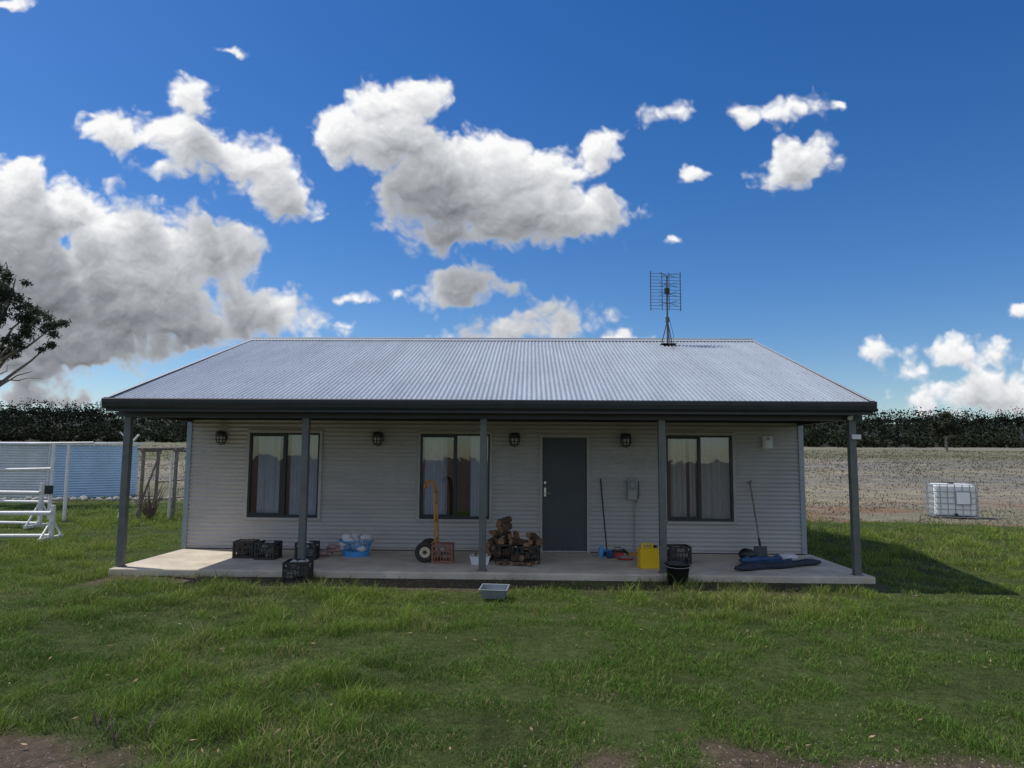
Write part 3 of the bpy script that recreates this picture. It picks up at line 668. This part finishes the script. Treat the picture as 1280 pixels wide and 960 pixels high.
# ------------------------------------------------------------------ IBC tote
e=empty('water_tote',(13.30,23.0,float(H(13.3,23))-.08)); e.rotation_euler[2]=-.32
mb=MB(); mb.box(-.56,.56,-.46,.46,.16,1.13,'tote'); mb.obj('bottle',e,.07)
mb=MB(); mb.tube([(0,0,1.13),(0,0,1.18)],.09,16,'black'); mb.box(-.6,.6,-.5,.5,.11,.14,'galv')
for x in(-.55,-.05,.45): 
    for y in(-.45,-.05,.35): mb.box(x,x+.1,y,y+.1,0,.11,'black')
mb.obj('pallet_and_cap',e)
mb=MB(); cage=[(-.6,-.5),(.6,-.5),(.6,.5),(-.6,.5)]
for z in(.18,.36,.54,.72,.90,1.12):
    for i in range(4): 
        a=cage[i]; b_=cage[(i+1)%4]; mb.tube([(*a,z),(*b_,z)],.012,6,'galv')
for i in range(4):
    a=cage[i]; b_=cage[(i+1)%4]
    for j in range(6): t=j/6; mb.tube([(a[0]+(b_[0]-a[0])*t,a[1]+(b_[1]-a[1])*t,.12),(a[0]+(b_[0]-a[0])*t,a[1]+(b_[1]-a[1])*t,1.13)],.012,6,'galv')
mb.box(.0,.42,-.53,-.515,.5,.92,'grey'); mb.box(.03,.39,-.534,-.531,.53,.89,'tote'); mb.tube([(0,-.5,.2),(0,-.58,.2)],.05,10,'black')
mb.obj('cage',e)

# ------------------------------------------------------------------ left background: shed and yard gear
gz=float(H(-19.5,28))
e=empty('farm_shed',(-18.9,27.6,gz)); 
mb=MB(); hS=2.12
def corrw(p,q,k,z1=hS,pit=.1):
    p=Vector((*p,0));q=Vector((*q,0)); nrm=(q-p).normalized().cross(Vector((0,0,1))); n=int(z1/pit*8); vs=[]
    for i in range(n+1):
        z=z1*i/n; o=nrm*.014*math.cos(2*math.pi*z/pit); vs+=[p+o+Vector((0,0,z)),q+o+Vector((0,0,z))]
    mb.add(vs,[(2*i,2*i+1,2*i+3,2*i+2) for i in range(n)],k,True)
A=(0,0);B=(-7,-.4);C_=(2.1,2.6);D_=(-5,2.6)
corrw(B,A,'shed'); corrw(A,C_,'shedside'); corrw(C_,D_,'shed'); corrw(D_,B,'shed'); mb.obj('walls',e)
mb=MB(); mb.add([(-7.1,-.5,hS+.0),(.05,-.1,hS+.0),(2.3,2.7,hS+.08),(-5.1,2.7,hS+.08),(-7.1,-.5,hS+.06),(.05,-.1,hS+.06),(2.3,2.7,hS+.14),(-5.1,2.7,hS+.14)],[(0,1,2,3),(4,5,6,7),(0,1,5,4),(1,2,6,5),(2,3,7,6),(3,0,4,7)],'shed')
mb.tube([(0,-.02,0),(0,-.02,hS)],.04,6,'white'); mb.obj('roof',e)
mb=MB()
for i in range(55):
    x=-19.5+i*.19+random.uniform(-.08,.08); y=26.2+random.uniform(-.2,.2)+.05*i; r=random.uniform(.08,.17)
    mb.blob((x,y,float(H(x,y))+r*.4),(r,r*.8,r*.7),'stone',.2,8)
mb.obj('stone_border')

def jump(name,loc,rz,w,hh,k='white'):
    mb=MB()
    for sx in(0,w):
        mb.box(sx-.04,sx+.04,-.04,.04,0,hh,k); mb.box(sx-.035,sx+.035,-.45,.45,.03,.1,k)
        for s in(-1,1): mb.tube([(sx,s*.42,.08),(sx,s*.05,hh*.55)],.025,6,k)
    mb.tube([(0,-.06,hh*.78),(w,-.06,hh*.78)],.045,8,k); mb.tube([(0,-.06,.12),(w,-.06,.12)],.04,8,k)
    mb.obj(name,None,.004,loc,rz)
jump('horse_jump',(-12.0,14.6,float(H(-12,14.6))-.02),.12,2.0,.75)
jump('horse_jump',(-14.6,17.6,float(H(-14.6,17.6))-.02),-.1,2.6,1.1)
mb=MB()
mb.tube([(0,0,0),(0,0,2.05)],.05,8,'white'); mb.tube([(.42,0,0),(.42,0,2.05)],.045,8,'white'); mb.tube([(-.7,0,2.08),(1.1,0,2.12)],.025,6,'white'); mb.tube([(0,0,1.4),(-1.6,.1,1.35)],.04,8,'white')
mb.tube([(0,0,.5),(-1.6,.1,.5)],.04,8,'white'); mb.tube([(-1.6,.1,0),(-1.6,.1,2.0)],.045,8,'white'); mb.box(-.12,.1,-.12,-.05,.72,.95,'black')
mb.obj('pipe_gate',None,0,(-13.05,19.2,float(H(-13,19.2))))
mb=MB(); mb.tube([(0,0,0),(.12,0,2.1)],.045,8,'white'); mb.tube([(.12,0,2.1),(.33,0,2.35)],.03,6,'white'); mb.tube([(.12,0,2.1),(-.2,0,2.42)],.018,6,'white'); mb.tube([(-.22,.2,0),(.1,0,1.4)],.03,6,'white')
mb.obj('white_pole',None,0,(-11.15,19.4,float(H(-11.1,19.4))))
mb=MB()
for x,y in((0,0),(.95,0),(0,.8),(.95,.8)): mb.tube([(x,y,0),(x+.02,y,2.0)],.05,7,'timber')
for y in(0,.8): mb.tube([(-.15,y,1.98),(1.15,y,2.0)],.045,7,'timber')
for x in(0.,.95): mb.tube([(x,-.1,1.93),(x,.95,1.93)],.04,7,'timber')
for z in(.5,1.0): mb.tube([(0,.8,z),(.95,.8,z+.1)],.025,6,'timber')
mb.tube([(.85,-.03,0),(.85,-.03,1.9)],.035,7,'white'); mb.tube([(-.1,0,.1),(.5,0,1.9)],.03,6,'timber')
mb.obj('timber_pergola',None,0,(-10.95,19.9,float(H(-10.9,19.9))))
mb=MB()
for i in range(70):
    a=random.uniform(0,6.28); l=random.uniform(.4,1.1); t=random.uniform(.1,.7); P=[Vector((0,0,0))]
    for k in range(4): P.append(P[-1]+Vector((math.cos(a)*t*l/4,math.sin(a)*t*l/4,l/4))+Vector([random.uniform(-.05,.05) for _ in range(3)]))
    mb.tube(P,[.012,.01,.008,.006,.003],4,'twig',caps=False)
mb.obj('dead_shrub',None,0,(-10.45,19.5,float(H(-10.4,19.5))))
for x,y,hh in((27.,36,1.2),(32,37,1.2)):
    mb=MB(); mb.tube([(0,0,-.1),(.01,0,hh*.6),(0,0,hh)],[.07,.06,.055],7,'timber'); mb.tube([(-.02,-.06,hh*.8),(.02,-.06,hh*.8)],.012,5,'galv'); mb.obj('fence_post',None,0,(x,y,float(H(x,y))))
mb=MB()
for (x,y) in((-2.75,4.75),(-2.6,4.6),(-2.9,4.9),(-2.45,4.7)):
    z=float(H(x,y))
    for i in range(5):
        a=random.uniform(0,6.28); l=random.uniform(.08,.17); mb.tube([(x,y,z),(x+.02*math.cos(a),y+.02*math.sin(a),z+l*.6),(x+.06*math.cos(a),y+.06*math.sin(a),z+l)],[.003,.004,.001],4,'twig',caps=False)
mb.obj('dry_weeds')

# ------------------------------------------------------------------ clouds (distant cumulus sheet, shape + self shadowing computed here)
yaw,pit,rol=R(1.5),R(5.8),R(.4)
CM=Matrix.Rotation(yaw,3,'Z')@Matrix.Rotation(math.pi/2+pit,3,'X')@Matrix.Rotation(rol,3,'Z')
# (x, y, rx, ry, tilt) on a chart of the northern sky, 887 units = tan 45 deg
BL=[(15,240,78,50,0),(75,265,80,50,0),(150,305,95,54,0),(230,318,84,50,0),(300,315,40,36,0),(120,360,195,64,0),(335,388,88,34,-8),(80,425,180,42,0),(0,330,120,95,0),(240,405,140,32,0),(20,455,120,25,0),(150,390,150,50,0),
(236,122,32,30,0),(150,170,58,24,-25),(245,182,74,38,-25),(320,212,66,42,-35),(355,248,44,28,0),(205,215,34,13,-10),(120,150,22,10,-20),
(480,128,46,28,0),(530,125,34,28,0),(430,172,36,32,0),(500,175,72,50,0),(560,215,92,58,0),(640,210,78,40,0),(742,190,38,30,20),(700,222,50,34,0),(640,262,134,46,0),(722,272,66,30,0),(560,288,72,24,0),(590,250,110,50,0),
(585,360,64,27,4),(498,368,22,13,20),(450,373,32,10,0),(640,414,84,20,0),(705,406,44,24,0),(688,384,14,10,0),(770,422,38,11,0),
(993,208,50,34,15),(842,142,34,16,15),(940,146,34,15,0),(990,134,36,15,5),(866,217,22,10,0),(845,301,16,6,0),(1046,131,8,6,0),
(1207,443,50,21,0),(1095,442,27,19,0),(1136,463,33,15,0),(1235,498,96,28,0),(1275,385,18,13,0),(5,2,28,8,0),(300,60,20,6,-20),(60,498,95,18,0),(-60,300,80,90,0),(1360,470,70,40,0),(-150,180,110,50,0),(1440,250,90,50,0)]
st_=1.3; gx=np.arange(-260,1541,st_); gy=np.arange(-80,548,st_); CX,CY=np.meshgrid(gx,gy)
lowx=(fbm(CX/60,CY/60,101)-.5); lowy=(fbm(CX/60,CY/60,111)-.5)
amt=np.where(CX>800,.35,1.)*np.where((CY>335)&(CX>430),.4,1.)
wx=CX+lowx*34*amt+(fbm(CX/15,CY/15,104)-.5)*11
wy=CY+lowy*28*amt+(fbm(CX/15,CY/15,114)-.5)*11
Bf=np.full(CX.shape,-6.)
for bx,by,rx,ry,rt in BL:
    a=-R(rt); dx=wx-bx; dy=wy-by; r=np.sqrt(((dx*math.cos(a)+dy*math.sin(a))/rx)**2+((-dx*math.sin(a)+dy*math.cos(a))/ry)**2)
    k=min(1.7,max(.75,ry/28)); v=(1-r)*k-(.10 if ry<19 else 0); hh_=np.maximum(.3-np.abs(Bf-v),0)/.3; Bf=np.maximum(Bf,v)+hh_*hh_*.075
Wn=.5*(1-worley(wx/44,wy/38,3)*1.2)+.3*(1-worley(wx/21,wy/19,4)*1.2)+.2*(1-worley(wx/10,wy/9,6)*1.2)
Dn=Bf+.95*(Wn-.5)+1.35*(fbm(wx/38,wy/34,121,6)-.5)+.06
Dc=np.clip(Dn*1.3,0,1); tau=np.zeros_like(Dc)
pad=130; Dp=np.pad(Dc,pad,mode='constant'); hN,wN=Dc.shape
for s in range(1,30):
    oy=int(round(s*4)); ox=int(round(s*1.3)); tau+=Dp[pad-oy:pad-oy+hN,pad-ox:pad-ox+wN]*5.4
Dg=np.pad(Dn,8,mode='edge')
def sh(oy,ox): return Dg[8-oy:8-oy+hN,8-ox:8-ox+wN]
diff=np.clip((Dn-sh(3,1))*2.2,-1,1)*.6+np.clip((Dn-sh(7,3))*1.2,-1,1)*.5
Lm=.17+.82*np.exp(-tau/80)
Lm=Lm+.20*diff*(.35+.65*np.exp(-tau/120))
Lm=Lm+(.82-Lm)*(1-sst(0.,.7,Dn))*.5
Lm=np.clip(Lm,.11,1.0)*(.93+.14*fbm(wx/70,wy/50,140))
tint=lerp(np.zeros(CX.shape+(3,))+np.array([.88,.95,1.07]),np.zeros(CX.shape+(3,))+1.,np.clip(Lm,0,1))
colr=np.clip(Lm[...,None]*tint,0,.97); alp=sst(-.12,.5,Dn)
u=(CX-640)/887; v=(480-CY)/887
dirs=np.stack([u,v,-np.ones_like(u)],-1); dirs/=np.linalg.norm(dirs,axis=-1,keepdims=True)
pos=(dirs.reshape(-1,3)@np.array(CM).T)*4600+np.array([0,0,1.73])
idx=np.arange(CX.size).reshape(CX.shape)
fs=np.stack([idx[:-1,:-1],idx[1:,:-1],idx[1:,1:],idx[:-1,1:]],-1).reshape(-1,4)
fs=fs[alp.ravel()[fs].max(1)>.004]; used,inv=np.unique(fs,return_inverse=True)
cm_,nt=newmat('cloud'); L=nt.links
out=N(nt,'ShaderNodeOutputMaterial'); em=N(nt,'ShaderNodeEmission'); tp=N(nt,'ShaderNodeBsdfTransparent'); mx=N(nt,'ShaderNodeMixShader'); at=N(nt,'ShaderNodeAttribute'); at.attribute_name='col'
L.new(at.outputs['Color'],em.inputs[0]); L.new(at.outputs['Alpha'],mx.inputs[0]); L.new(tp.outputs[0],mx.inputs[1]); L.new(em.outputs[0],mx.inputs[2]); L.new(mx.outputs[0],out.inputs[0])
try: cm_.cycles.emission_sampling='NONE'
except Exception: pass
rawmesh('clouds',pos[used],inv.ravel(),np.arange(len(fs))*4,[cm_],np.concatenate([colr.reshape(-1,3),alp.reshape(-1,1)],1)[used],True)

# ------------------------------------------------------------------ world
w=bpy.data.worlds.new("World"); scene.world=w; w.use_nodes=True; nt=w.node_tree; nt.nodes.clear(); L=nt.links
EL=58; ROT=287
out=N(nt,'ShaderNodeOutputWorld'); bg=N(nt,'ShaderNodeBackground'); bg.inputs[1].default_value=.1; L.new(bg.outputs[0],out.inputs[0])
sky=N(nt,'ShaderNodeTexSky',sky_type='NISHITA'); sky.sun_disc=False; sky.sun_elevation=R(EL); sky.sun_rotation=R(ROT); sky.air_density=1.; sky.dust_density=.3; sky.ozone_density=4.
hs=N(nt,'ShaderNodeHueSaturation'); hs.inputs['Hue'].default_value=.509; hs.inputs['Saturation'].default_value=1.33; hs.inputs['Value'].default_value=1.1; L.new(sky.outputs[0],hs.inputs['Color'])
tc=N(nt,'ShaderNodeTexCoord'); D=tc.outputs['Generated']
def smooth(x,a,b_,c0=0.,c1=1.):
    n=N(nt,'ShaderNodeMapRange',interpolation_type='SMOOTHSTEP'); L.new(x,n.inputs[0]); n.inputs[1].default_value=a; n.inputs[2].default_value=b_; n.inputs[3].default_value=c0; n.inputs[4].default_value=c1; return n.outputs[0]
nb=N(nt,'ShaderNodeTexNoise'); nb.inputs['Scale'].default_value=2.6; nb.inputs['Detail'].default_value=5; nb.inputs['Roughness'].default_value=.58; L.new(D,nb.inputs['Vector'])
sx=N(nt,'ShaderNodeSeparateXYZ'); L.new(D,sx.inputs[0])
def mul(a,b_):
    n=N(nt,'ShaderNodeMath',operation='MULTIPLY'); L.new(a,n.inputs[0]); L.new(b_,n.inputs[1]); return n.outputs[0]
a2=mul(mul(smooth(nb.outputs[0],.46,.60),smooth(sx.outputs[1],.25,-.1)),smooth(sx.outputs[2],.0,.06))  # unseen bright clouds behind the camera, added as fill light
mix2=N(nt,'ShaderNodeMix',data_type='RGBA'); L.new(a2,mix2.inputs[0]); L.new(hs.outputs[0],mix2.inputs[6]); mix2.inputs[7].default_value=(7.8,8.0,8.4,1)
L.new(mix2.outputs[2],bg.inputs[0])
try: w.cycles.sampling_method='MANUAL'; w.cycles.sample_map_resolution=512
except Exception: pass

# ------------------------------------------------------------------ sun
sd=bpy.data.lights.new('sun','SUN'); sd.energy=3.8; sd.angle=R(.5); sd.color=(1,.95,.87); so=bpy.data.objects.new('sun',sd); scene.collection.objects.link(so)
ra=R(ROT); dirv=Vector((math.sin(ra)*math.cos(R(EL)),math.cos(ra)*math.cos(R(EL)),math.sin(R(EL))))
so.rotation_euler=dirv.to_track_quat('Z','Y').to_euler(); so.location=(-20,5,30)
# ------------------------------------------------------------------ camera
cam=bpy.data.cameras.new('camera'); co=bpy.data.objects.new('camera',cam); scene.collection.objects.link(co)
co.matrix_world=Matrix.Translation((0,0,1.73))@CM.to_4x4(); cam.sensor_width=36; cam.lens=36*887/1280; cam.clip_end=9000; cam.clip_start=.05
scene.camera=co
scene.view_settings.view_transform='Standard'; scene.view_settings.look='None'; scene.view_settings.exposure=0
